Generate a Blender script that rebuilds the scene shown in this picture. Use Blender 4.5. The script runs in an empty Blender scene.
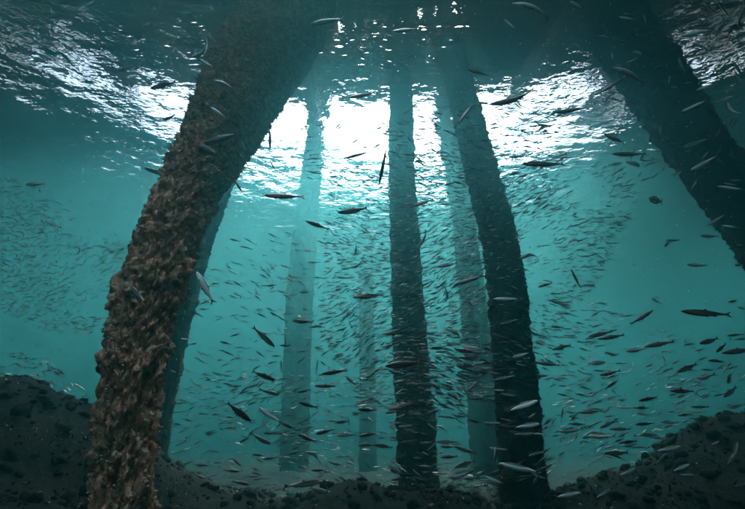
import bpy, math, random
import numpy as np
from mathutils import Vector, Matrix

scene = bpy.context.scene
col = scene.collection
R = math.radians

# ---------------------------------------------------------------- camera
PW, PH = 745.0, 509.0            # frame in which the photograph was measured
FPX, PITCH = 330.0, R(29.0)
cam_d = bpy.data.cameras.new('camera')
cam_d.sensor_fit = 'HORIZONTAL'; cam_d.sensor_width = 36.0
cam_d.lens = FPX / PW * 36.0
cam_d.clip_start = 0.02; cam_d.clip_end = 2000.0
cam = bpy.data.objects.new('camera', cam_d); col.objects.link(cam)
cam.location = (0, 0, 0); cam.rotation_euler = (R(90) + PITCH, 0, 0)
scene.camera = cam

# ---------------------------------------------------------------- sky, sun, exposure
SUN_EL, SUN_AZ = R(74.0), R(14.0)   # azimuth clockwise from +Y (the view direction)
world = bpy.data.worlds.new('World'); scene.world = world; world.use_nodes = True
wn = world.node_tree; wn.nodes.clear()
sky = wn.nodes.new('ShaderNodeTexSky'); sky.sky_type = 'NISHITA'; sky.sun_disc = False
sky.sun_elevation = SUN_EL; sky.sun_rotation = SUN_AZ
sky.air_density = 0.7; sky.dust_density = 10.0; sky.ozone_density = 1.0
bgn = wn.nodes.new('ShaderNodeBackground'); bgn.inputs['Strength'].default_value = 0.15
wo = wn.nodes.new('ShaderNodeOutputWorld')
wn.links.new(sky.outputs[0], bgn.inputs[0]); wn.links.new(bgn.outputs[0], wo.inputs[0])

sd = bpy.data.lights.new('sun', 'SUN'); sd.energy = 3.6; sd.angle = R(0.5); sd.color = (1.0, 0.95, 0.86)
sun = bpy.data.objects.new('sun', sd); col.objects.link(sun)
sdir = Vector((math.sin(SUN_AZ) * math.cos(SUN_EL), math.cos(SUN_AZ) * math.cos(SUN_EL), math.sin(SUN_EL)))
sun.rotation_euler = sdir.to_track_quat('Z', 'Y').to_euler()
sun.location = sdir * 50

scene.view_settings.view_transform = 'Standard'; scene.view_settings.look = 'None'
scene.view_settings.exposure = 4.45; scene.view_settings.gamma = 1.0
scene.render.engine = 'CYCLES'
cy = scene.cycles
cy.use_denoising = True; cy.denoiser = 'OPENIMAGEDENOISE'
cy.max_bounces = 6; cy.diffuse_bounces = 2; cy.glossy_bounces = 3; cy.transmission_bounces = 4
cy.volume_bounces = 2; cy.transparent_max_bounces = 8
cy.sample_clamp_indirect = 6.0; cy.use_adaptive_sampling = False
cy.caustics_refractive = True; cy.caustics_reflective = False; cy.blur_glossy = 0.5

rng = np.random.default_rng(7)
random.seed(7)
SURF = 5.5                       # height of the water surface above the camera

# ---------------------------------------------------------------- helpers
def ray(px, py):
    """Direction through a measured point: (right, forward, up), unit depth along the lens axis."""
    x = (px - PW / 2) / FPX; z = (PH / 2 - py) / FPX
    return Vector((x, math.cos(PITCH) - z * math.sin(PITCH), math.sin(PITCH) + z * math.cos(PITCH)))

def at_h(px, py, D):
    """Point on that line at horizontal distance D from the camera."""
    d = ray(px, py); return d * (D / math.hypot(d.x, d.y))

def depth(p):
    return p.y * math.cos(PITCH) + p.z * math.sin(PITCH)

def to_px(p):
    d = depth(p); z = -p.y * math.sin(PITCH) + p.z * math.cos(PITCH)
    return PW / 2 + FPX * p.x / d, PH / 2 - FPX * z / d

def tag(o, label=None, cat=None, group=None, kind=None):
    if label: o['label'] = label
    if cat: o['category'] = cat
    if group: o['group'] = group
    if kind: o['kind'] = kind
    return o

def mesh_obj(name, V, F, mat, parent=None, smooth=True):
    m = bpy.data.meshes.new(name)
    V = np.asarray(V, dtype=np.float32)
    if isinstance(F, np.ndarray):
        n, k = F.shape
        m.vertices.add(len(V)); m.vertices.foreach_set('co', V.ravel())
        m.loops.add(n * k); m.loops.foreach_set('vertex_index', F.astype(np.int32).ravel())
        m.polygons.add(n); m.polygons.foreach_set('loop_start', np.arange(0, n * k, k, dtype=np.int32))
        m.update(calc_edges=True); m.validate()
    else:
        m.from_pydata(V.tolist(), [], F); m.update()
    if smooth: m.polygons.foreach_set('use_smooth', [True] * len(m.polygons))
    if mat: m.materials.append(mat)
    o = bpy.data.objects.new(name, m); col.objects.link(o)
    if parent: o.parent = parent
    return o

def empty(name, loc):
    o = bpy.data.objects.new(name, None); col.objects.link(o); o.location = loc; o.empty_display_size = 0.2
    bpy.context.view_layer.update()
    return o

def keep(o, parent):
    """Parent with world coordinates kept (parents are only translated)."""
    o.parent = parent; o.matrix_parent_inverse = Matrix.Translation(-Vector(parent.location))
    return o

class NT:
    def __init__(self, name):
        self.m = bpy.data.materials.new(name); self.m.use_nodes = True
        self.t = self.m.node_tree; self.t.nodes.clear()
        self.out = self.n('OutputMaterial')
    def n(self, kind, **kw):
        nd = self.t.nodes.new('ShaderNode' + kind)
        for k, v in kw.items(): setattr(nd, k, v)
        return nd
    def l(self, a, b): self.t.links.new(a, b)
    def noise(self, scale, detail=4, rough=0.55, co=None, kind='Object'):
        nd = self.n('TexNoise'); nd.inputs['Scale'].default_value = scale
        nd.inputs['Detail'].default_value = detail; nd.inputs['Roughness'].default_value = rough
        self.l(co if co else self.co(kind), nd.inputs['Vector']); return nd.outputs['Fac']
    def co(self, kind='Object'):
        if not hasattr(self, '_tc'): self._tc = self.n('TexCoord')
        return self._tc.outputs[kind]
    def ramp(self, fac, stops):
        nd = self.n('ValToRGB'); e = nd.color_ramp.elements
        while len(e) < len(stops): e.new(0.5)
        for i, (p, c) in enumerate(stops):
            e[i].position = p; e[i].color = (c[0], c[1], c[2], 1) if len(c) == 3 else c
        self.l(fac, nd.inputs[0]); return nd.outputs[0]
    def bump(self, h, strength=0.5, dist=0.02, normal=None):
        nd = self.n('Bump'); nd.inputs['Strength'].default_value = strength; nd.inputs['Distance'].default_value = dist
        self.l(h, nd.inputs['Height'])
        if normal: self.l(normal, nd.inputs['Normal'])
        return nd.outputs[0]
    def principled(self, color, rough=0.8, normal=None, metallic=0.0, spec=0.3):
        p = self.n('BsdfPrincipled')
        for key, v in (('Base Color', color), ('Roughness', rough), ('Metallic', metallic), ('Specular IOR Level', spec)):
            if isinstance(v, (int, float)): p.inputs[key].default_value = v
            elif isinstance(v, tuple): p.inputs[key].default_value = (*v, 1)
            else: self.l(v, p.inputs[key])
        if normal: self.l(normal, p.inputs['Normal'])
        self.l(p.outputs[0], self.out.inputs['Surface']); return p

# ---------------------------------------------------------------- materials
WATER_DENS = 0.18
def mat_water():
    t = NT('sea_water')
    co = t.co('Object')
    mp = t.n('Mapping'); mp.inputs['Scale'].default_value = (1.0, 1.8, 1.0); t.l(co, mp.inputs['Vector'])
    n1 = t.noise(2.6, 3, 0.5, mp.outputs[0]); n2 = t.noise(10.0, 3, 0.55, mp.outputs[0])
    b1 = t.bump(n1, 1.0, 0.034); b2 = t.bump(n2, 1.0, 0.0035, b1)
    fr = t.n('Fresnel'); fr.inputs['IOR'].default_value = 1.333; t.l(b2, fr.inputs['Normal'])
    rf = t.n('BsdfRefraction'); rf.inputs['IOR'].default_value = 1.333; rf.inputs['Roughness'].default_value = 0.0
    t.l(b2, rf.inputs['Normal'])
    tr = t.n('BsdfTransparent')
    gl = t.n('BsdfGlossy'); gl.inputs['Roughness'].default_value = 0.03; t.l(b2, gl.inputs['Normal'])
    m1 = t.n('MixShader'); m1.inputs[0].default_value = 0.25
    t.l(rf.outputs[0], m1.inputs[1]); t.l(tr.outputs[0], m1.inputs[2])
    m2 = t.n('MixShader'); t.l(fr.outputs[0], m2.inputs[0]); t.l(m1.outputs[0], m2.inputs[1]); t.l(gl.outputs[0], m2.inputs[2])
    t.l(m2.outputs[0], t.out.inputs['Surface'])
    v = t.n('VolumePrincipled')
    v.inputs['Color'].default_value = (0.05, 0.20, 0.212, 1)
    v.inputs['Absorption Color'].default_value = (0.0, 0.026, 0.03, 1)
    v.inputs['Density'].default_value = WATER_DENS
    v.inputs['Anisotropy'].default_value = 0.84
    t.l(v.outputs[0], t.out.inputs['Volume'])
    return t.m

def mat_growth():
    t = NT('encrusting_growth')
    vo = t.n('TexVoronoi'); vo.inputs['Scale'].default_value = 42.0; t.l(t.co(), vo.inputs['Vector'])
    sep = t.n('SeparateColor'); t.l(vo.outputs['Color'], sep.inputs[0])
    big = t.noise(5.0, 4, 0.6)
    c1 = t.ramp(sep.outputs[0], [(0.0, (0.17, 0.085, 0.05)), (0.45, (0.50, 0.28, 0.17)), (0.8, (0.68, 0.43, 0.28)), (1.0, (0.76, 0.58, 0.42))])
    c2 = t.ramp(big, [(0.3, (0.44, 0.28, 0.17)), (0.5, (0.62, 0.34, 0.23)), (0.7, (0.55, 0.27, 0.19))])
    mx = t.n('MixRGB', blend_type='MIX'); mx.inputs[0].default_value = 0.45; t.l(c1, mx.inputs[1]); t.l(c2, mx.inputs[2])
    n = t.noise(120, 5, 0.7)
    t.principled(mx.outputs[0], 0.9, t.bump(n, 0.9, 0.012), spec=0.15)
    return t.m

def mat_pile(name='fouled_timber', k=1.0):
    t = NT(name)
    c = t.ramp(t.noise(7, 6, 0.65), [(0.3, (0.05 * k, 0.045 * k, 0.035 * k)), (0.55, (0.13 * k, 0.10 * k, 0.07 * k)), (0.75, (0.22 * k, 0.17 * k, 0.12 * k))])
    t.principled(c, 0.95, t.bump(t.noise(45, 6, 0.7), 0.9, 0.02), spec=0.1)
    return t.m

def mat_wood():
    t = NT('wet_deck_timber')
    mp = t.n('Mapping'); mp.inputs['Scale'].default_value = (9, 0.8, 9); t.l(t.co(), mp.inputs['Vector'])
    c = t.ramp(t.noise(3, 5, 0.6, mp.outputs[0]), [(0.3, (0.06, 0.055, 0.05)), (0.7, (0.17, 0.15, 0.13))])
    t.principled(c, 0.85, t.bump(t.noise(20, 5, 0.6, mp.outputs[0]), 0.5, 0.01))
    return t.m

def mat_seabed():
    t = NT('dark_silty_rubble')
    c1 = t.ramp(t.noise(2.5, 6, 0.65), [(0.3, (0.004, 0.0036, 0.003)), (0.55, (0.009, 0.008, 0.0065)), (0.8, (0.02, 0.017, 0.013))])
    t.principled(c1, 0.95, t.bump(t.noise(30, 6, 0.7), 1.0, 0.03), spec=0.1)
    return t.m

def mat_plain(name, c, rough=0.8, spec=0.2, bump=None):
    t = NT(name)
    cc = t.ramp(t.noise(25, 3), [(0.3, tuple(x * 0.65 for x in c)), (0.7, tuple(min(1, x * 1.25) for x in c))])
    t.principled(cc, rough, t.bump(t.noise(80, 4), 0.5, 0.006) if bump else None, spec=spec)
    return t.m

M = dict(barnacle=mat_plain('barnacle_shell', (0.55, 0.52, 0.46), 0.7), squirt=mat_plain('sea_squirt_skin', (0.45, 0.24, 0.14), 0.45, 0.4), water=mat_water(), growth=mat_growth(), pile=mat_pile(k=0.2), far_pile=mat_pile('silhouette_fouled_timber', 0.08), wood=mat_wood(), seabed=mat_seabed())  # far_pile: same timber, darkened to take the sunlight off the far piles

# ---------------------------------------------------------------- water: one closed body, rippled top
def build_water():
    # fine grid over the visible surface, stretched outwards to the far sides
    def axis(lo, hi, step, far):
        a = np.arange(lo, hi + step / 2, step)
        g1, g2 = [], []
        x, s = hi, step
        while x < far: s *= 1.35; x = min(x + s, far); g2.append(x)
        x, s = lo, step
        while x > -far: s *= 1.35; x = max(x - s, -far); g1.append(x)
        return np.array(g1[::-1] + list(a) + g2)
    xs = axis(-9, 9, 0.05, 120); ys = axis(-1, 9, 0.05, 120)
    X, Y = np.meshgrid(xs, ys)
    Z = np.zeros_like(X)
    r = np.random.default_rng(3)
    for lam, amp, n in ((2.6, 0.030, 6), (1.1, 0.012, 10), (0.5, 0.005, 16), (0.28, 0.003, 16)):
        for _ in range(n):
            th = r.normal(R(115), 0.55); k = 2 * math.pi / (lam * r.uniform(0.75, 1.3))
            Z += amp / math.sqrt(n) * 0.5 * np.sin(k * (X * math.cos(th) + Y * math.sin(th)) + r.uniform(0, 6.28))
    fade = np.clip(1 - (np.maximum(np.abs(X) - 9, 0) + np.maximum(np.abs(Y - 4) - 5, 0)) / 8, 0, 1)
    Z = Z * fade + SURF
    ny, nx = X.shape
    V = np.stack([X, Y, Z], -1).reshape(-1, 3)
    idx = np.arange(nx * ny).reshape(ny, nx)
    F = np.stack([idx[:-1, :-1], idx[:-1, 1:], idx[1:, 1:], idx[1:, :-1]], -1).reshape(-1, 4).tolist()
    edge = list(idx[0, :]) + list(idx[1:, -1]) + list(idx[-1, -2::-1]) + list(idx[-2:0:-1, 0])
    base = len(V); B = V[edge].copy(); B[:, 2] = -9.0
    V = np.concatenate([V, B]); n = len(edge)
    for i in range(n):
        j = (i + 1) % n
        F.append([int(edge[j]), int(edge[i]), base + i, base + j])
    F.append([base + i for i in range(n)][::-1])
    o = mesh_obj('water', V, F, M['water'])
    tag(o, kind='structure')
build_water()

# ---------------------------------------------------------------- seabed
def vnoise(X, Y, scale, seed, octaves=4, gain=0.5):
    out = np.zeros_like(X); amp = 1.0
    r = np.random.default_rng(seed)
    for o in range(octaves):
        T = r.random((64, 64)); x = X / scale * 2 ** o + 7.3 * o; y = Y / scale * 2 ** o + 3.1 * o
        xi = np.floor(x).astype(int); yi = np.floor(y).astype(int); fx = x - xi; fy = y - yi
        fx = fx * fx * (3 - 2 * fx); fy = fy * fy * (3 - 2 * fy)
        g = lambda a, b: T[a % 64, b % 64]
        out += amp * ((g(xi, yi) * (1 - fx) + g(xi + 1, yi) * fx) * (1 - fy) + (g(xi, yi + 1) * (1 - fx) + g(xi + 1, yi + 1) * fx) * fy - 0.5)
        amp *= gain
    return out

def ground(X, Y):
    z = -0.74 + 0.0 * X
    z = z + 0.92 * np.exp(-(((X + 3.5) / 1.35) ** 2 + ((Y - 3.1) / 1.6) ** 2))     # bank on the left
    z = z + 0.40 * np.exp(-(((X + 1.9) / 0.9) ** 2 + ((Y - 1.4) / 0.8) ** 2))
    z = z + 0.70 * np.exp(-(((X - 3.7) / 1.5) ** 2 + ((Y - 2.8) / 1.7) ** 2))      # bank on the right
    z = z + 0.28 * np.exp(-(((X - 1.5) / 0.9) ** 2 + ((Y - 1.6) / 0.8) ** 2))
    z = z + 0.31 * np.exp(-((Y - 3.5) / 1.0) ** 2) * np.exp(-(X / 4.5) ** 4)                 # low sill across the middle
    z = z + 0.22 * vnoise(X, Y, 1.6, 11) + 0.10 * vnoise(X, Y, 0.4, 12, 3)
    return z

def build_seabed():
    def axis(lo, hi, step, far):
        a = list(np.arange(lo, hi + step / 2, step)); x, s, g2 = a[-1], step, []
        while x < far: s *= 1.3; x += s; g2.append(x)
        x, s, g1 = lo, step, []
        while x > -far: s *= 1.3; x -= s; g1.append(x)
        return np.array(g1[::-1] + a + g2)
    xs = axis(-8, 8, 0.045, 300); ys = axis(0.2, 9, 0.045, 300)
    X, Y = np.meshgrid(xs, ys); Z = ground(X, Y)
    ny, nx = X.shape; idx = np.arange(nx * ny).reshape(ny, nx)
    F = np.stack([idx[:-1, :-1], idx[:-1, 1:], idx[1:, 1:], idx[1:, :-1]], -1).reshape(-1, 4)
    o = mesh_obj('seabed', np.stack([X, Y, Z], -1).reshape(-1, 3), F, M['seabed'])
    tag(o, kind='structure')
    return o
build_seabed()

# ---------------------------------------------------------------- piles
def catmull(P, t):
    P = np.asarray(P, float); n = len(P); s = t * (n - 1); i = np.clip(np.floor(s).astype(int), 0, n - 2); f = (s - i)[:, None]
    p0 = P[np.maximum(i - 1, 0)]; p1 = P[i]; p2 = P[i + 1]; p3 = P[np.minimum(i + 2, n - 1)]
    return 0.5 * (2 * p1 + (p2 - p0) * f + (2 * p0 - 5 * p1 + 4 * p2 - p3) * f ** 2 + (3 * p1 - p0 - 3 * p2 + p3) * f ** 3)

def bumps_field(nv, nu, length, circ, layers, seed):
    """Height field of rounded lumps on an unrolled pile; each layer is (count per m2, radius, height)."""
    r = np.random.default_rng(seed); H = np.zeros((nv, nu))
    dv, du = length / nv, circ / nu
    for dens, rad, hgt in layers:
        L = np.zeros((nv, nu))
        for _ in range(int(dens * length * circ)):
            rr = rad * r.uniform(0.55, 1.4); h = hgt * r.uniform(0.4, 1.3)
            cv, cu = r.uniform(0, nv), r.uniform(0, nu)
            kv, ku = int(rr / dv) + 1, int(rr / du) + 1
            iv = np.arange(max(0, int(cv) - kv), min(nv, int(cv) + kv + 1)); iu = np.arange(int(cu) - ku, int(cu) + ku + 1)
            if len(iv) == 0: continue
            d2 = (((iv - cv) * dv / rr) ** 2)[:, None] + (((iu - cu) * du / rr) ** 2)[None, :]
            b = h * np.sqrt(np.clip(1 - d2, 0, None))
            ix = np.ix_(iv, iu % nu)
            L[ix] = np.maximum(L[ix], b)
        H += L
    return H

PILES = []
def make_pile(name, label, pts, dists, widths, seed, nu, nv, layers, mat, growth_mat, top_z, tufts=0, tuft_len=0.03, cat='pile', slim=0.008, shag=0.0):
    """pts: measured centre line from base to head; widths: measured thickness across; dists: horizontal distance of each point."""
    A = [at_h(px, py, D) for (px, py), D in zip(pts, dists)]
    rad = [0.5 * w * depth(p) / FPX / math.sqrt(1 + (p.x / depth(p)) ** 2) for p, w in zip(A, widths)]   # the lens stretches things off its axis
    # carry the line on to the seabed and up to its head
    d0 = (A[0] - A[1]).normalized(); 
    if abs(d0.z) < 0.3: d0 = Vector((0, 0, -1))
    zb = float(ground(np.array([A[0].x]), np.array([A[0].y]))[0]) - 0.35
    if A[0].z > zb: A.insert(0, A[0] + d0 * ((zb - A[0].z) / d0.z)); rad.insert(0, rad[0] * 1.02)
    d1 = (A[-1] - A[-2]).normalized()
    if A[-1].z < top_z: A.append(A[-1] + d1 * ((top_z - A[-1].z) / d1.z)); rad.append(rad[-1])
    base = A[1].copy(); base.z = zb + 0.35; base.x, base.y = A[0].x, A[0].y
    root = empty(name, base); tag(root, label, cat, 'piles of the jetty')
    P = np.array([list(p) for p in A]); seg = np.linalg.norm(np.diff(P, axis=0), axis=1)
    cum = np.concatenate([[0], np.cumsum(seg)]); length = cum[-1]
    sv = np.linspace(0, length, nv)
    tt = np.interp(sv, cum, np.arange(len(P))) / (len(P) - 1)
    C = catmull(P, tt); rr = np.interp(sv, cum, rad) - slim
    PILES.append((P, np.array(rad)))
    # smooth the radii
    k = max(3, nv // 24) | 1; rr = np.convolve(np.pad(rr, k // 2, mode='edge'), np.ones(k) / k, 'valid')
    T = np.gradient(C, axis=0); T /= np.linalg.norm(T, axis=1)[:, None]
    U = np.cross(np.array([0, 1.0, 0]), T); U /= np.linalg.norm(U, axis=1)[:, None]; W = np.cross(T, U)
    th = np.linspace(0, 2 * math.pi, nu, endpoint=False)
    H = bumps_field(nv, nu, length, 2 * math.pi * float(np.mean(rr)), layers, seed)
    H = H - H.mean()
    Rr = np.maximum(rr[:, None] + H, 0.3 * rr[:, None])
    N = np.cos(th)[None, :, None] * U[:, None, :] + np.sin(th)[None, :, None] * W[:, None, :]
    V = C[:, None, :] + Rr[..., None] * N
    idx = np.arange(nv * nu).reshape(nv, nu); nx = np.roll(idx, -1, axis=1)
    F = np.stack([idx[:-1], nx[:-1], nx[1:], idx[1:]], -1).reshape(-1, 4)
    Vf = V.reshape(-1, 3)
    F = F.tolist(); F.append(list(idx[-1])); F.append(list(idx[0][::-1]))
    o = mesh_obj('shaft', Vf, F, mat); keep(o, root)
    if tufts:
        r = np.random.default_rng(seed + 50)
        # only where the growth sits (below the water line)
        vi = r.integers(1, nv - 2, tufts); ui = r.integers(0, nu, tufts)
        ok = Vf.reshape(nv, nu, 3)[vi, ui, 2] < SURF - 0.1
        vi, ui = vi[ok], ui[ok]; n = len(vi)
        P0 = V[vi, ui]; Nn = N[vi, ui]; Tn = T[vi]
        Bn = np.cross(Nn, Tn)
        verts, faces = [], []
        nb = 3
        for b in range(nb):
            a = r.uniform(0, 2 * math.pi, n)
            lean = r.normal(0, 0.55, (n, 2))
            D = Nn + lean[:, :1] * Tn + lean[:, 1:] * Bn; D /= np.linalg.norm(D, axis=1)[:, None]
            S = np.cos(a)[:, None] * Tn + np.sin(a)[:, None] * Bn
            ln = (tuft_len * r.uniform(0.5, 1.5, n) * (1 + shag * np.clip((P0[:, 2] - 1.2) / 2.0, 0, 1)))[:, None]; wd = ln * r.uniform(0.14, 0.28, n)[:, None]
            base_p = P0 - 0.006 * Nn
            q = np.stack([base_p - S * wd * 0.4, base_p + S * wd * 0.4, base_p + D * ln * 0.6 + S * wd, base_p + D * ln + S * wd * 0.15,
                          base_p + D * ln * 0.65 - S * wd], 1)
            verts.append(q.reshape(-1, 3))
        Vt = np.concatenate(verts); Ft = np.arange(len(Vt)).reshape(-1, 5)
        g = mesh_obj('growth', Vt, Ft, growth_mat, smooth=False); keep(g, root); g['kind'] = 'stuff'
        if shag:
            # sea squirts and barnacles dotted over the crust, in patches
            ico = np.array([[0, 0, 1], [.894, 0, .447], [.276, .851, .447], [-.724, .526, .447], [-.724, -.526, .447], [.276, -.851, .447],
                            [.724, .526, -.447], [-.276, .894, -.447], [-.894, 0, -.447], [-.276, -.894, -.447], [.724, -.526, -.447], [0, 0, -1]])
            fc = np.array([[0, 1, 2], [0, 2, 3], [0, 3, 4], [0, 4, 5], [0, 5, 1], [1, 6, 2], [2, 7, 3], [3, 8, 4], [4, 9, 5], [5, 10, 1],
                           [2, 6, 7], [3, 7, 8], [4, 8, 9], [5, 9, 10], [1, 10, 6], [11, 7, 6], [11, 8, 7], [11, 9, 8], [11, 10, 9], [11, 6, 10]])
            for nm, m_, mt, s0, s1, sc in (('barnacles', 900, M['barnacle'], 0.002, 0.006, 0.8), ('sea_squirts', 420, M['squirt'], 0.003, 0.008, 1.3)):
                pc = r.integers(0, n, 60); pick = np.clip(np.repeat(pc, m_ // 60), 0, n - 1)
                cv_ = np.clip(vi[pick] + r.normal(0, 16, len(pick)).astype(int), 1, nv - 2); cu_ = (ui[pick] + r.normal(0, 7, len(pick)).astype(int)) % nu
                c0 = V[cv_, cu_] + N[cv_, cu_] * 0.004; sz = r.uniform(s0, s1, len(pick))
                loc = ico[None] * (1 + 0.3 * (r.random((len(pick), 12, 1)) - 0.5)) * sz[:, None, None]
                loc = loc + N[cv_, cu_][:, None, :] * (loc @ np.ones(3) * 0)[..., None]
                Q = c0[:, None] + loc * np.array([1, 1, sc])
                ob = mesh_obj(nm, Q.reshape(-1, 3), (fc[None] + 12 * np.arange(len(pick))[:, None, None]).reshape(-1, 3), mt); keep(ob, root); ob['kind'] = 'stuff'
    return root

LAY_NEAR = [(5, 0.14, 0.014), (60, 0.05, 0.024), (500, 0.02, 0.016), (2500, 0.009, 0.008)]
LAY_MID = [(3, 0.2, 0.015), (25, 0.07, 0.024), (90, 0.035, 0.02), (500, 0.018, 0.012)]
make_pile('timber_pile', 'thick brown pile crusted with shaggy growth, leaning right in the foreground',
          [(122, 500), (126, 430), (134, 365), (145, 315), (162, 255), (190, 190), (216, 145), (243, 92), (270, 46), (292, 8)],
          [1.80, 1.83, 1.87, 1.91, 1.97, 2.06, 2.14, 2.24, 2.33, 2.42],
          [72, 74, 73, 72, 71, 67, 72, 83, 87, 82], 21, 240, 900, LAY_NEAR, M['growth'], M['growth'], SURF + 0.95, tufts=85000, tuft_len=0.010, slim=0.018, shag=1.0)
make_pile('timber_pile', 'hazy blue-grey pile half hidden behind the brown crusted pile',
          [(150, 480), (160, 400), (182, 300), (205, 220), (232, 150), (275, 85)], [5.0] * 6, [32, 33, 33, 32, 34, 36], 22, 80, 260, LAY_MID, M['pile'], M['pile'], SURF + 0.95, tufts=9500, tuft_len=0.018)
make_pile('timber_pile', 'straight slim dark pile in the middle of the picture',
          [(419, 485), (414, 400), (410, 340), (402, 170), (402, 95)], [4.7, 4.7, 4.7, 4.7, 4.7], [41, 38, 35, 26, 24], 23, 96, 300, LAY_MID, M['pile'], M['pile'], SURF + 0.95, tufts=9500, tuft_len=0.018)
make_pile('timber_pile', 'thicker dark pile right of the middle, in front of a fainter one',
          [(522, 490), (517, 400), (511, 340), (502, 255), (481, 170), (462, 95)], [3.9, 3.9, 3.9, 3.9, 3.95, 4.0], [49, 47, 43, 39, 34, 28], 24, 110, 340, LAY_MID, M['pile'], M['pile'], SURF + 0.95, tufts=9500, tuft_len=0.018)
make_pile('timber_pile', 'fainter hazy pile showing just left of the thicker dark pile',
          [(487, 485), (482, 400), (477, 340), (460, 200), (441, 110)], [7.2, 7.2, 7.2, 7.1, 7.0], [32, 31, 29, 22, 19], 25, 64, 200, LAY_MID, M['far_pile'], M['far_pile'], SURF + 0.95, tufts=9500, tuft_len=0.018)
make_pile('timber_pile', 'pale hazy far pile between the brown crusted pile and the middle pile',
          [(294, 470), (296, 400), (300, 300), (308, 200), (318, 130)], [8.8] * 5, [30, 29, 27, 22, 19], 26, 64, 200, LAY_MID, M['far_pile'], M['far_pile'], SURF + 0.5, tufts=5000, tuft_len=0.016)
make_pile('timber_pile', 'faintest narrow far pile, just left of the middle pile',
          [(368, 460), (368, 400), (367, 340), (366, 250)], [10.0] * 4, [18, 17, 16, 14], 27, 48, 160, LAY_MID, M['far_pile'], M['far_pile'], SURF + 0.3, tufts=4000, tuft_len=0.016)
make_pile('timber_pile', 'dark slanting pile cut off by the right edge of the picture',
          [(800, 300), (762, 240), (718, 178), (684, 128), (648, 75), (616, 25)], [4.5, 4.5, 4.5, 4.5, 4.5, 4.5], [74, 72, 70, 68, 66, 64], 28, 96, 300, [(4, 0.18, 0.03), (60, 0.05, 0.02), (400, 0.02, 0.012)], M['pile'], M['pile'], SURF + 0.95, tufts=14000, tuft_len=0.016)

# ---------------------------------------------------------------- jetty deck over the water
def box_mesh(name, sx, sy, sz, mat, bevel=0.006):
    import bmesh
    bm = bmesh.new(); bmesh.ops.create_cube(bm, size=1.0)
    bmesh.ops.scale(bm, vec=(sx, sy, sz), verts=bm.verts)
    bmesh.ops.bevel(bm, geom=list(bm.edges), offset=bevel, segments=1, affect='EDGES')
    m = bpy.data.meshes.new(name); bm.to_mesh(m); bm.free(); m.materials.append(mat); return m

DECK_Y0, DECK_Y1, DECK_X, DECK_Z = -6.0, 5.6, 13.0, SURF + 1.1
jetty = empty('jetty_deck', (0, 0, DECK_Z)); tag(jetty, 'dark timber jetty deck overhead, seen through the rippled water surface', 'jetty')
def plank(x, y0, y1):
    m = box_mesh('plank', 0.20, y1 - y0, 0.05, M['wood'])
    o = bpy.data.objects.new('plank', m); col.objects.link(o); o.parent = jetty
    o.location = (x, (y0 + y1) / 2 + random.uniform(-.03, .03), 0.15 + random.uniform(-.004, .004))
def solid_runs(x):
    cuts = [(y0, y1) for (x0, x1, y0, y1) in GLINT_PATCHES + [LIGHT_SLOT] if x0 < x < x1]
    y = DECK_Y0
    for y0, y1 in sorted(cuts):
        yield y, y0
        y = y1
    yield y, DECK_Y1
GLINT_PATCHES = [(-2.6, 1.9, 3.2, 4.25), (-4.8, -2.7, 3.2, 4.25)]   # added wavy-edged boards, their gaps shaped to imitate ripple glints
LIGHT_SLOT = (-4.2, 0.3, -5.0, 0.5)       # unseen opening, added to let sky light onto the near pile
WING = (6.3, 9.8, 12.0)             # an arm of the jetty reaching further out
x = -DECK_X
while x < DECK_X:
    for y0, y1 in solid_runs(x): plank(x, y0, y1)
    if WING[0] < x < WING[1]: plank(x, DECK_Y1 + 0.05, WING[2])
    x += 0.2004
def glint_board_mesh(length, seed, pitch, th=0.035):
    r = np.random.default_rng(seed); n = int(length / 0.03); t = np.linspace(-length / 2, length / 2, n)
    def edge():
        e = r.normal(0, 1, n); k = 7; e = np.convolve(e, np.hanning(k) / np.hanning(k).sum(), 'same')
        return pitch * 0.5 + 0.004 + np.minimum(0.0, e * 0.018 - 0.004)
    e0, e1 = edge(), edge()
    top = [np.stack([t, e0, 0 * t + z], -1) for z in (-th / 2, th / 2)] + [np.stack([t, -e1, 0 * t + z], -1) for z in (th / 2, -th / 2)]
    V = np.concatenate(top); F = []
    for a in range(4):
        b = (a + 1) % 4
        for i in range(n - 1): F.append((a * n + i, b * n + i, b * n + i + 1, a * n + i + 1))
    F.append((0, 3 * n, 2 * n, n)); F.append((n - 1, 2 * n - 1, 3 * n - 1, 4 * n - 1))
    m = bpy.data.meshes.new('glint_board'); m.from_pydata(V.tolist(), [], F); m.update(); m.materials.append(M['wood']); return m
for gi, (gx0, gx1, gy0, gy1) in enumerate(GLINT_PATCHES):
    y = gy0 + 0.02; k = 0
    while y < gy1 + 0.02:
        o = bpy.data.objects.new('glint_board', glint_board_mesh(gx1 - gx0 + 0.3, 900 + 40 * gi + k, 0.06)); col.objects.link(o); o.parent = jetty
        o.location = ((gx0 + gx1) / 2, y, 0.09 + (0.002 if k % 2 else -0.002)); y += 0.06; k += 1
bmh = box_mesh('stringer', 2 * DECK_X, 0.16, 0.25, M['wood'])
for y in (-5.8, 2.25, 3.05, 4.6):
    o = bpy.data.objects.new('stringer', bmh); col.objects.link(o); o.parent = jetty; o.location = (0, y, -0.003)
cb = box_mesh('cross_beam', 0.28, 3.1, 0.28, M['wood'])
for x in (-9.5, -6.3, -4.1, -1.4, 3.5, 6.6, 9.6):
    o = bpy.data.objects.new('cross_beam', cb); col.objects.link(o); o.parent = jetty; o.location = (x, 3.95, -0.272)

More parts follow.
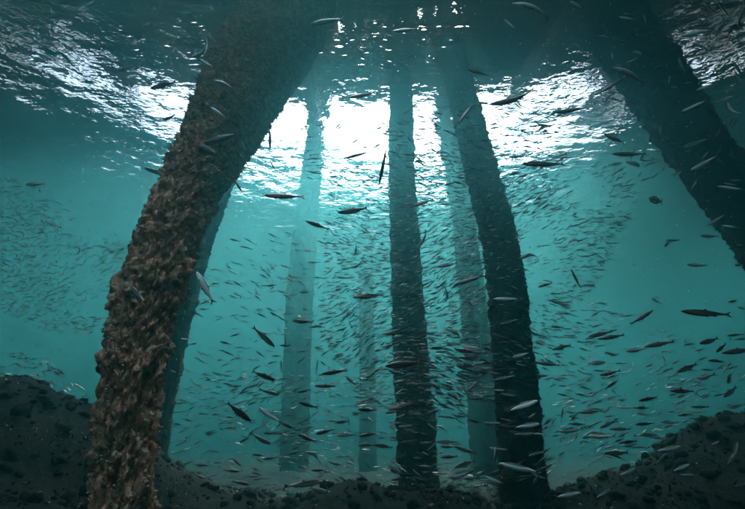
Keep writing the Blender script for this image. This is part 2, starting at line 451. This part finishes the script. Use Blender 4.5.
# ---------------------------------------------------------------- rubble and weed on the bottom
def build_rubble():
    r = np.random.default_rng(41)
    ico = np.array([[0, 0, 1], [.894, 0, .447], [.276, .851, .447], [-.724, .526, .447], [-.724, -.526, .447], [.276, -.851, .447],
                    [.724, .526, -.447], [-.276, .894, -.447], [-.894, 0, -.447], [-.276, -.894, -.447], [.724, -.526, -.447], [0, 0, -1]])
    fc = np.array([[0, 1, 2], [0, 2, 3], [0, 3, 4], [0, 4, 5], [0, 5, 1], [1, 6, 2], [2, 7, 3], [3, 8, 4], [4, 9, 5], [5, 10, 1],
                   [2, 6, 7], [3, 7, 8], [4, 8, 9], [5, 9, 10], [1, 10, 6], [11, 7, 6], [11, 8, 7], [11, 9, 8], [11, 10, 9], [11, 6, 10]])
    for name, n, smin, smax, flat, mat in (('stone_rubble', 5000, 0.012, 0.06, 0.7, M['seabed']), ('shell_litter', 1600, 0.008, 0.02, 0.35, M['shell'])):
        az = r.uniform(-1.1, 1.1, n); D = r.uniform(0.9, 6.5, n) ** 1.0
        X = D * np.sin(az); Y = D * np.cos(az); Z = ground(X, Y)
        S = smin + (smax - smin) * r.random(n) ** 3
        V = np.repeat(ico[None], n, 0) * (1 + 0.35 * (r.random((n, 12, 1)) - 0.5)) * S[:, None, None]
        V *= np.stack([r.uniform(0.7, 1.5, n), r.uniform(0.6, 1.1, n), flat * r.uniform(0.7, 1.2, n)], -1)[:, None, :]
        a = r.uniform(0, 6.28, n); t = r.normal(0, 0.4, n)
        x, y, z = V[..., 0].copy(), V[..., 1].copy(), V[..., 2].copy()
        x, z = x * np.cos(t)[:, None] - z * np.sin(t)[:, None], x * np.sin(t)[:, None] + z * np.cos(t)[:, None]
        x, y = x * np.cos(a)[:, None] - y * np.sin(a)[:, None], x * np.sin(a)[:, None] + y * np.cos(a)[:, None]
        V = np.stack([x + X[:, None], y + Y[:, None], z + Z[:, None] + (S * 0.25)[:, None]], -1)
        F = (fc[None] + 12 * np.arange(n)[:, None, None]).reshape(-1, 3)
        o = mesh_obj(name, V.reshape(-1, 3), F, mat, smooth=False)
        tag(o, *(('dark broken stones scattered over the sloping seabed', 'stones') if name == 'stone_rubble' else ('small pale shell bits littering the seabed', 'shells')), kind='stuff')
    # short weed: bent three-piece blades
    n = 14000; az = r.uniform(-1.1, 1.1, n); D = r.uniform(0.9, 6.0, n)
    X = D * np.sin(az); Y = D * np.cos(az)
    keepm = vnoise(X, Y, 1.0, 77, 2) > -0.08; X, Y = X[keepm], Y[keepm]; n = len(X); Z = ground(X, Y) - 0.005
    B = np.stack([X, Y, Z], -1); a = r.uniform(0, 6.28, n); S = np.stack([np.cos(a), np.sin(a), 0 * a], -1)
    h = r.uniform(0.015, 0.045, n)[:, None]; w = h * r.uniform(0.06, 0.14, n)[:, None]
    L = np.stack([r.normal(0, .5, n), r.normal(0, .5, n), np.ones(n)], -1); L2 = L + np.stack([r.normal(0, .6, n), r.normal(0, .6, n), 0 * a], -1)
    p1 = B + L * h * 0.5; p2 = p1 + L2 * h * 0.5
    V = np.stack([B - S * w, B + S * w, p1 + S * w * 1.1, p1 - S * w * 1.1, p2], 1).reshape(-1, 3)
    k = 5 * np.arange(n)[:, None]
    F = [list(f) for f in np.concatenate([k + [0, 1, 2, 3]], 1)] + [list(f) for f in (k + [3, 2, 4])]
    o = mesh_obj('seaweed', V, F, M['weed'], smooth=False); tag(o, 'short dark weed covering the sloping seabed', 'seaweed', kind='stuff')
M['shell'] = mat_plain('shell_bits', (0.16, 0.145, 0.12), 0.6)
M['weed'] = mat_plain('dark_weed', (0.008, 0.009, 0.005), 0.8, 0.05)
build_rubble()

# ---------------------------------------------------------------- fish
def mat_fish(name, back, flank, belly, metal):
    t = NT(name)
    at = t.n('Attribute'); at.attribute_name = 'fz'
    mr = t.n('MapRange'); mr.inputs[1].default_value = -0.09; mr.inputs[2].default_value = 0.09; t.l(at.outputs['Fac'], mr.inputs[0])
    c = t.ramp(mr.outputs[0], [(0.0, belly), (0.30, belly), (0.45, flank), (0.68, flank), (0.80, back), (1.0, back)])
    n = t.noise(28, 3)
    mx = t.n('MixRGB', blend_type='MULTIPLY'); mx.inputs[0].default_value = 0.5; t.l(c, mx.inputs[1])
    t.l(t.ramp(n, [(0.3, (0.55, 0.55, 0.55)), (0.7, (1, 1, 1))]), mx.inputs[2])
    t.principled(mx.outputs[0], 0.34, None, metal, 0.5)
    return t.m
M['fish_unlit'] = mat_fish('unlit_fish_skin', (0.008, 0.010, 0.010), (0.030, 0.036, 0.035), (0.16, 0.18, 0.17), 0.1)  # unlit fish: the shade on them is put into the skin colour
M['fish_flashlit'] = mat_fish('flashlit_fish_skin', (0.07, 0.08, 0.08), (0.92, 0.92, 0.90), (0.96, 0.96, 0.94), 0.0)  # flash-lit fish: the flash brightness is put into the skin colour
M['eye'] = mat_plain('fish_eye', (0.015, 0.015, 0.015), 0.2, 0.6)

PROF = [(0.0, 0.004), (0.025, 0.020), (0.08, 0.040), (0.17, 0.061), (0.29, 0.077), (0.42, 0.081), (0.55, 0.072), (0.68, 0.053), (0.79, 0.034), (0.87, 0.021), (0.91, 0.018)]
def fish_geom(bend, ring=8, prof=PROF, fins=True):
    V, F, Zt = [], [], []
    for t, h in prof:
        for k in range(ring):
            a = 2 * math.pi * k / ring
            zz = math.sin(a) * h * (1.12 if math.sin(a) > 0 else 1.26)
            V.append((0.5 - t, math.cos(a) * h * 0.56, zz)); Zt.append(zz)
    n = len(prof)
    for i in range(n - 1):
        for k in range(ring):
            k2 = (k + 1) % ring
            F.append((i * ring + k, (i + 1) * ring + k, (i + 1) * ring + k2, i * ring + k2))
    F.append(tuple(range(ring))); F.append(tuple((n - 1) * ring + k for k in reversed(range(ring))))
    def fin(pts, th=0.004, y0=0.0, splay=0.0):
        b = len(V); m = len(pts)
        for s in (-1, 1):
            for (x, z) in pts: V.append((x, y0 + s * th + splay * abs(z), z)); Zt.append(0.09)
        F.append(tuple(b + i for i in range(m))); F.append(tuple(b + m + i for i in reversed(range(m))))
        for i in range(m):
            j = (i + 1) % m; F.append((b + j, b + i, b + m + i, b + m + j))
    fin([(-0.395, 0.016), (-0.46, 0.045), (-0.535, 0.088), (-0.50, 0.035), (-0.47, 0.0), (-0.395, 0.0)])
    fin([(-0.395, 0.0), (-0.47, 0.0), (-0.50, -0.035), (-0.535, -0.088), (-0.46, -0.045), (-0.395, -0.016)])
    if fins:
        fin([(0.03, 0.074), (-0.03, 0.125), (-0.055, 0.10), (-0.07, 0.066)], 0.003)
        fin([(-0.15, -0.062), (-0.19, -0.095), (-0.215, -0.07), (-0.27, -0.042)], 0.003)
        fin([(0.02, -0.085), (-0.03, -0.125), (-0.045, -0.10), (-0.03, -0.080)], 0.003, 0.012)
        fin([(0.27, -0.045), (0.20, -0.085), (0.185, -0.07), (0.24, -0.045)], 0.003, 0.038, 0.1)
        fin([(0.27, -0.045), (0.20, -0.085), (0.185, -0.07), (0.24, -0.045)], 0.003, -0.038, -0.1)
    V = np.array(V); u = 0.5 - V[:, 0]
    ang = bend * np.clip(u - 0.25, 0, None)                   # the tail swings, the head stays put
    V[:, 1] += np.sin(ang) * np.clip(u - 0.25, 0, None) * 0.9
    V[:, 0] += (1 - np.cos(ang)) * np.clip(u - 0.25, 0, None) * 0.9
    return V, F, np.array(Zt)

def with_attr(o_or_m, Zt):
    at = o_or_m.attributes.new('fz', 'FLOAT', 'POINT'); at.data.foreach_set('value', np.asarray(Zt, dtype=np.float32))

FISH = {}
for bi, bend in enumerate((-1.0, -0.45, 0.0, 0.45, 1.0)):
    V, F, Zt = fish_geom(bend)
    for tone in 'ds':
        m = bpy.data.meshes.new('fish'); m.from_pydata(V.tolist(), [], F); m.update()
        m.polygons.foreach_set('use_smooth', [True] * len(m.polygons))
        with_attr(m, Zt); m.materials.append(M['fish_unlit' if tone == 'd' else 'fish_flashlit']); FISH[(bi, tone)] = m
def eye_mesh():
    import bmesh
    bm = bmesh.new(); bmesh.ops.create_icosphere(bm, subdivisions=1, radius=0.016); m = bpy.data.meshes.new('eye'); bm.to_mesh(m); bm.free()
    m.materials.append(M['eye']); return m
EYE = eye_mesh()

CAM_R = Vector((1, 0, 0)); CAM_F = Vector((0, math.cos(PITCH), math.sin(PITCH))); CAM_U = Vector((0, -math.sin(PITCH), math.cos(PITCH)))
def fish_axes(ang, yaw, roll):
    a = R(ang)
    X = (CAM_R * math.cos(a) + CAM_U * math.sin(a)) * math.cos(yaw) + CAM_F * math.sin(yaw)
    up = Vector((0, 0, 1))
    Y = up.cross(X)
    if Y.length < 0.15: Y = CAM_F.cross(X)
    Y.normalize(); Z = X.cross(Y)
    q = Matrix.Rotation(roll, 3, X)
    return X, q @ Y, q @ Z

def inside_pile(p, pad):
    q = np.array(p)
    for P, rad in PILES:
        a, b = P[:-1], P[1:]; ab = b - a
        t = np.clip(((q - a) * ab).sum(1) / (ab * ab).sum(1), 0, 1)
        d = np.linalg.norm(a + ab * t[:, None] - q, axis=1)
        if np.any(d < rad[:-1] + (rad[1:] - rad[:-1]) * t + pad): return True
    return False
def clear_spot(d, dep, pad):
    """Slide a fish towards the camera until it swims free of piles, bottom and surface."""
    for _ in range(40):
        p = d * dep
        gz = float(ground(np.array([p.x]), np.array([p.y]))[0])
        if p.z > gz + pad and p.z < SURF - 0.15 and not inside_pile(p, pad): return p, dep
        dep *= 0.95
    return d * dep, dep

# x, y, length in the picture, heading (degrees, 0 = right, 90 = up), tone, bend
SPOTS = """
45 45 13 175 s 0;25 77 13 200 s 0;173 39 19 195 s 0;127 68 19 205 s 0;163 85 31 187 d 0;171 118 22 180 d 1;90 3 13 205 s 0
206 52 35 190 s 2;207 64 19 145 s 1;224 82 20 170 s -1;219 113 21 145 s 0;327 21 34 188 s 0;362 95 31 200 d 0
405 30 29 175 d 0;480 73 27 165 d 0;511 101 43 185 d 1;465 114 26 235 d 0;533 6 42 165 s -1;510 24 16 130 s 0;572 110 37 185 d 0
577 4 15 140 s -1;631 73 35 150 s -1;612 85 25 212 d 0;640 52 14 170 s -2;695 33 35 195 s 0;704 48 24 155 s 0;741 13 24 265 d 0
711 8 18 130 d 0;724 9 18 135 d 0;682 66 19 130 s 0;705 87 19 200 s 0;694 106 26 205 s 0;725 99 21 200 s 0;731 111 20 110 s 2
738 69 18 130 s 0;743 99 14 230 d 0;627 18 16 165 s 0;645 19 10 120 s 0;669 80 10 80 s 0;675 87 10 170 s 0;738 77 14 120 s 0
735 123 11 70 s 0;578 45 10 170 s -1;612 56 10 80 s 0
35 184 21 180 s 0;53 224 17 155 s 0;2 188 9 170 s 0;156 172 23 160 s 0;221 138 35 195 s 0;209 149 20 150 s 0;270 138 21 265 d 0
244 160 17 125 d 0;273 167 15 110 d 1;239 187 17 125 d 0;284 196 38 180 d 0;357 155 30 205 d 0;353 211 31 187 d 1;317 225 25 160 d 0
356 250 12 260 d 1;244 146 11 120 s 0;383 165 38 258 d 0;422 203 25 198 d 0;424 241 21 220 d 2;543 164 46 182 d 0;530 254 25 205 d -2
614 138 27 165 s 0;629 154 35 180 d 0;637 164 21 165 s -2;656 200 34 180 s 0;695 143 21 200 s 1;704 163 25 212 s 0;731 188 21 165 s 0
736 180 11 175 s 0;730 184 13 170 s 0;731 227 23 175 s 0;709 236 19 178 s 0;716 220 18 220 s 0;694 185 11 60 s 0;740 135 12 180 s 0
673 240 16 180 s 0;667 244 13 210 d 0;740 245 13 175 s 0;137 293 30 142 s 0;2 270 10 150 s 0;2 373 10 150 s 0
205 287 37 122 s 0;264 337 30 315 d 0;303 321 23 180 d 0;264 376 25 335 d 0;359 266 23 190 d 2;368 296 32 182 d 0;286 342 9 90 d 0
281 366 12 90 d 0;334 372 25 185 d 0;351 326 9 120 d 0;317 367 14 85 d 0;324 364 9 140 s 0;351 381 15 135 s 0;260 354 10 140 d 0
193 344 10 10 d 0;447 265 20 190 s 0;448 292 22 260 d 2;469 280 29 200 d 0;470 303 11 130 s 0;456 332 25 160 s -2;464 351 21 170 d 0
403 364 37 185 d 0;506 299 26 180 s 0;501 337 20 160 s -1;506 314 14 180 s 0;510 322 24 190 s 0;505 378 23 195 s 0;545 285 17 195 d 0
560 303 19 165 s 0;548 364 19 180 d 0;557 327 13 178 d 1;562 347 19 205 d -1;420 351 9 130 s 0;485 264 10 150 s 0;508 293 10 165 s 0
576 279 23 118 d 0;697 265 20 178 s 0;739 265 13 180 s 0;656 301 10 145 s 1;642 317 21 55 d 0;705 313 37 178 d 0;600 334 23 195 d 0
611 337 23 195 d 0;636 350 21 187 s 0;659 344 26 195 d 0;611 354 12 170 s 0;597 363 21 0 s 0;610 373 18 205 d 0;664 359 9 120 s 0
676 362 10 205 d 0;709 341 25 190 d 0;721 348 17 208 d 0;687 368 25 197 d 0;707 370 10 180 d 0;706 376 21 190 s 0;716 361 17 175 d 0
735 335 13 190 d 0;743 339 11 195 s 0;738 351 27 195 d 0;734 301 13 195 d -1;742 308 11 170 s 0;729 379 19 190 d 0
239 412 31 322 d 0;261 439 23 340 d 0;270 415 27 150 s 0;288 426 15 140 d 0;266 425 13 120 s 2;269 392 21 345 d 0;279 433 15 175 s 0
307 438 21 170 d 0;308 405 21 170 d 0;304 391 13 185 d 0;325 386 21 175 d 0;342 422 15 180 d 0;349 422 11 100 d 0;346 435 21 180 s 0
367 410 19 175 d 0;367 435 17 178 d 0;366 445 17 176 d 0;366 454 10 172 s 0;315 454 21 165 s 2;239 444 9 160 d 0;232 471 15 345 d 0
201 465 15 350 d 0;200 476 13 345 d 0;241 483 17 345 d 0;237 462 13 340 d 0;304 484 37 350 s 0;319 490 20 355 d 0;319 470 15 175 d 0
254 476 13 180 d 0;259 455 13 170 d 0;271 458 15 185 d 0;214 451 10 345 d 0;337 464 11 160 d 0;350 463 9 180 d 0;324 432 15 170 d 0
402 406 29 188 d 0;447 442 23 175 d 0;383 446 21 170 d 0;465 450 19 178 d 0;449 457 17 182 d 0;465 464 23 185 d 0;471 387 17 45 s 0
523 406 33 18 s 0;527 426 29 5 s 0;523 434 21 5 s 0;493 423 19 180 s 0;499 449 19 180 s 0;495 456 22 95 s 0;519 468 38 175 s 0
494 480 18 165 s 0;508 395 15 170 s 0;537 454 21 175 s 0;431 447 11 40 s 0;406 426 15 180 s 0;413 432 11 175 s 0
591 412 21 190 d 0;562 415 14 80 d 0;648 399 20 190 d 0;682 391 23 180 d 0;730 392 21 205 d 0;738 406 15 205 s 0;625 407 15 188 s 0
642 408 14 180 d 0;643 414 12 175 s 0;700 407 17 185 d 0;685 415 15 185 d 0;607 425 17 195 d 0;577 424 15 185 d 0;571 430 27 183 s 0
620 429 17 192 d 0;645 424 17 190 d 0;669 422 15 185 s 0;602 436 27 180 s 0;646 435 21 10 s 0;658 438 13 175 s 0;628 442 19 185 d 0
616 453 25 180 d 0;668 449 22 28 s 0;627 472 23 12 s 0;681 468 19 25 s 0;568 495 25 15 s 0;603 494 19 30 s 0;697 441 13 15 s 0
715 443 10 20 s 0;735 451 19 50 s 0;730 460 13 60 s 0;661 459 17 35 s 0;720 430 11 170 s 0;614 392 10 140 s 0;611 385 15 40 d 0
622 400 11 180 d 0;740 485 12 30 s 0;686 475 13 10 s 0
"""
spots = [tuple(e.split()) for e in SPOTS.replace(chr(10), ';').split(';') if e.strip()]
frng = np.random.default_rng(99)
fish_list = []
for (x, y, ln, ang, tone, bend) in spots:
    fish_list.append((float(x), float(y), float(ln), float(ang), tone, int(bend), float(frng.uniform(0.085, 0.115)), float(frng.normal(0, 0.22))))

def poly_has(poly, x, y):
    c = False
    for i in range(len(poly)):
        (x1, y1), (x2, y2) = poly[i], poly[i - 1]
        if (y1 > y) != (y2 > y) and x < (x2 - x1) * (y - y1) / (y2 - y1) + x1: c = not c
    return c
# shoal: outline in the picture, count, nearest and farthest depth, mean heading, spread
SHOAL = [([(330, 170), (440, 150), (560, 150), (625, 165), (640, 200), (610, 265), (560, 330), (480, 400), (360, 410), (320, 330)], 6500, 2.6, 5.6, 186, 20),
         ([(300, 120), (560, 95), (585, 150), (500, 190), (310, 180)], 480, 1.9, 3.8, 185, 22),
         ([(0, 175), (60, 190), (125, 240), (118, 300), (90, 335), (40, 330), (0, 310)], 1500, 3.4, 6.0, 185, 35),
         ([(0, 345), (50, 360), (90, 395), (75, 405), (0, 380)], 120, 3.2, 5.0, 170, 25),
         ([(185, 240), (330, 230), (330, 400), (180, 390)], 300, 2.6, 5.5, 178, 30),
         ([(170, 370), (490, 385), (545, 470), (480, 490), (170, 490)], 900, 2.8, 6.5, 180, 25),
         ([(540, 300), (600, 300), (745, 370), (745, 400), (640, 470), (545, 480)], 650, 2.8, 6.5, 186, 22),
         ([(560, 20), (745, 0), (745, 170), (640, 180), (590, 80)], 150, 2.5, 4.5, 190, 60),
         ([(385, 330), (545, 330), (550, 480), (395, 480)], 350, 2.0, 3.0, 182, 18)]
shoal = []
for gi, (poly, n, d0, d1, ma, sp) in enumerate(SHOAL):
    grow = 1.45 if gi in (3, 4, 5, 6, 7, 8) else (1.1 if gi == 1 else 1.0)
    xs_, ys_ = [p[0] for p in poly], [p[1] for p in poly]
    done = tries = 0
    while done < n and tries < n * 8:
        tries += 1
        x = frng.uniform(min(xs_), max(xs_)); y = frng.uniform(min(ys_), max(ys_))
        if not poly_has(poly, x, y): continue
        if frng.random() > 0.25 + 1.3 * (0.5 + 1.4 * float(vnoise(np.array([x]), np.array([y * 1.6]), 45.0, 63, 2)[0])): continue
        dep = d0 + (d1 - d0) * frng.random() ** 1.2
        p = ray(x, y) * dep
        if p.z < float(ground(np.array([p.x]), np.array([p.y]))[0]) + 0.06 or p.z > SURF - 0.2 or inside_pile(p, 0.06): continue
        wav = 16 * math.sin(x * 0.017 + y * 0.024) + 8 * math.sin(x * 0.05 - y * 0.03)
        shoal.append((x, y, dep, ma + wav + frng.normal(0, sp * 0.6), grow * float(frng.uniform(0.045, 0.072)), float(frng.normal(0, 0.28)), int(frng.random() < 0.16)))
        done += 1
shoal.sort(key=lambda f: FPX * f[4] / f[2], reverse=True)
extra = max(0, 300 - len(fish_list))
for (x, y, dep, ang, L, yaw, sil) in shoal[:extra]:
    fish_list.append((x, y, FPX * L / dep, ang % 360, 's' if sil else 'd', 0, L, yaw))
shoal = shoal[extra:]

def region(x, y):
    def line(pts):
        ys = [p[1] for p in pts][::-1]; xs = [p[0] for p in pts][::-1]; return float(np.interp(y, ys, xs))
    brown = line([(122, 500), (145, 315), (190, 190), (243, 92), (292, 8)]); mid = line([(419, 485), (410, 340), (402, 95)])
    thick = line([(522, 490), (511, 340), (481, 170), (462, 95)]); edge = line([(800, 300), (718, 178), (648, 75), (616, 25)])
    if abs(x - brown) < 38: return 'in front of brown crusted pile'
    if x < brown:
        return 'among bright ripples at upper left' if y < 170 else ('in open water far left' if y < 330 else 'above dark bank at left')
    if abs(x - mid) < 17 and y > 110: return 'in front of slim middle pile'
    if abs(x - thick) < 23 and y > 110: return 'in front of thicker dark pile'
    if y > 110 and abs(x - edge) < 30: return 'in front of slanting right-edge pile'
    if x < mid:
        return ('under shadowed deck left of centre' if y < 92 else 'against bright surface left of middle pile' if y < 235 else
                'halfway down between brown and middle piles' if y < 385 else 'near bottom between brown and middle piles')
    if x < thick:
        return 'under shadowed deck at top centre' if y < 110 else ('between middle and thicker piles' if y < 385 else 'near bottom between middle and thicker piles')
    if y < 130 and x < 600: return 'against bright surface right of thicker pile' if y > 60 else 'under shadowed deck at top centre'
    if y < 130: return 'in upper right corner' if x > 690 else 'in dark water near top right'
    if y < 215: return 'right of bright surface patch' if x < 680 else 'beside slanting right-edge pile'
    if y < 320: return 'in open water right of thicker pile' if x < 680 else 'below slanting right-edge pile'
    if y < 385: return 'low in mid-water right of thicker pile' if x < 650 else 'above right-hand bank near the edge'
    return 'low over seabed right of thicker pile' if x < 640 else 'over dark right-hand bank'
def heading(a):
    return ['right', 'up-right', 'upward', 'up-left', 'left', 'down-left', 'downward', 'down-right'][int(((a + 22.5) % 360) // 45)]
ORD = ['topmost'] + [w + ' from top' for w in ('second third fourth fifth sixth seventh eighth ninth tenth eleventh twelfth thirteenth fourteenth fifteenth sixteenth '
        'seventeenth eighteenth nineteenth twentieth twenty-first twenty-second twenty-third twenty-fourth twenty-fifth twenty-sixth twenty-seventh').split()]
keys = {}
for i, f in enumerate(fish_list):
    size = 'large' if f[2] >= 26 else ('small' if f[2] < 13 else '')
    keys.setdefault((f"{size + ' ' if size else ''}{'dark' if f[4] == 'd' else 'silver'} fish heading {heading(f[3])} {region(f[0], f[1])}"), []).append(i)
labels = {}
for k, ids in keys.items():
    ids.sort(key=lambda i: fish_list[i][1])
    for j, i in enumerate(ids): labels[i] = k if len(ids) == 1 else f"{k}, {ORD[min(j, len(ORD) - 1)]}"
for i, (x, y, ln, ang, tone, bend, L, yaw) in enumerate(fish_list):
    p, dep = clear_spot(ray(x, y), FPX * L * math.cos(yaw) / ln, 0.05)
    L = ln * dep / (FPX * math.cos(yaw))
    X, Y, Z = fish_axes(ang, yaw, frng.normal(0, 0.25) + (0.35 if tone == 's' else -0.1) * (1 if math.cos(R(ang)) > 0 else -1))
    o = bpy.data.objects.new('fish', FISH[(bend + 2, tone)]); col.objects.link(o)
    m4 = Matrix((X, Y, Z)).transposed().to_4x4(); o.matrix_world = Matrix.Translation(p) @ m4 @ Matrix.Scale(L * 0.97, 4)
    tag(o, labels[i], 'fish', 'fish of the shoal')
    if ln >= 18:
        for s in (-1, 1):
            e = bpy.data.objects.new('eye', EYE); col.objects.link(e); e.parent = o; e.location = (0.43, s * 0.020, 0.012)

def build_shoal():
    V0, F0, Z0 = fish_geom(0.0, 6, [PROF[i] for i in (0, 2, 5, 8, 10)], fins=False)
    V1, _, _ = fish_geom(0.4, 6, [PROF[i] for i in (0, 2, 5, 8, 10)], fins=False)
    V2, _, _ = fish_geom(-0.4, 6, [PROF[i] for i in (0, 2, 5, 8, 10)], fins=False)
    nv = len(V0); AV, AF, AZ, AM = [], [], [], []
    for i, (x, y, dep, ang, L, yaw, sil) in enumerate(shoal):
        X, Y, Z = fish_axes(ang, yaw, frng.normal(0, 0.3))
        m = np.array([X, Y, Z])
        AV.append((V0, V1, V2)[i % 3] * L @ m + np.array(ray(x, y) * dep)); AZ.append(Z0)
        AF += [tuple(k + i * nv for k in f) for f in F0]; AM += [sil] * len(F0)
    o = mesh_obj('fish_shoal', np.concatenate(AV), AF, M['fish_unlit'])
    o.data.materials.append(M['fish_flashlit']); o.data.polygons.foreach_set('material_index', AM)
    with_attr(o.data, np.concatenate(AZ))
    tag(o, 'dense shoal of tiny distant fish filling the water between the piles', 'shoal', kind='stuff')
build_shoal()

# ---------------------------------------------------------------- drifting specks
def build_specks():
    r = np.random.default_rng(5); n = 2600
    oc = np.array([[1, 0, 0], [-1, 0, 0], [0, 1, 0], [0, -1, 0], [0, 0, 1], [0, 0, -1]], float)
    fo = np.array([[0, 2, 4], [2, 1, 4], [1, 3, 4], [3, 0, 4], [2, 0, 5], [1, 2, 5], [3, 1, 5], [0, 3, 5]])
    px = r.uniform(0, PW, n); py = r.uniform(0, PH, n); dep = r.uniform(0.7, 3.0, n)
    C = np.array([list(ray(a, b) * d) for a, b, d in zip(px, py, dep)]); S = r.uniform(0.0006, 0.0026, n)
    V = oc[None] * S[:, None, None] * r.uniform(0.6, 1.4, (n, 6, 1)) + C[:, None]
    F = (fo[None] + 6 * np.arange(n)[:, None, None]).reshape(-1, 3)
    o = mesh_obj('drifting_particles', V.reshape(-1, 3), F, mat_plain('pale_particles', (0.6, 0.58, 0.52), 0.9), smooth=False)
    tag(o, 'tiny pale specks drifting in the water', 'particles', kind='stuff')
build_specks()
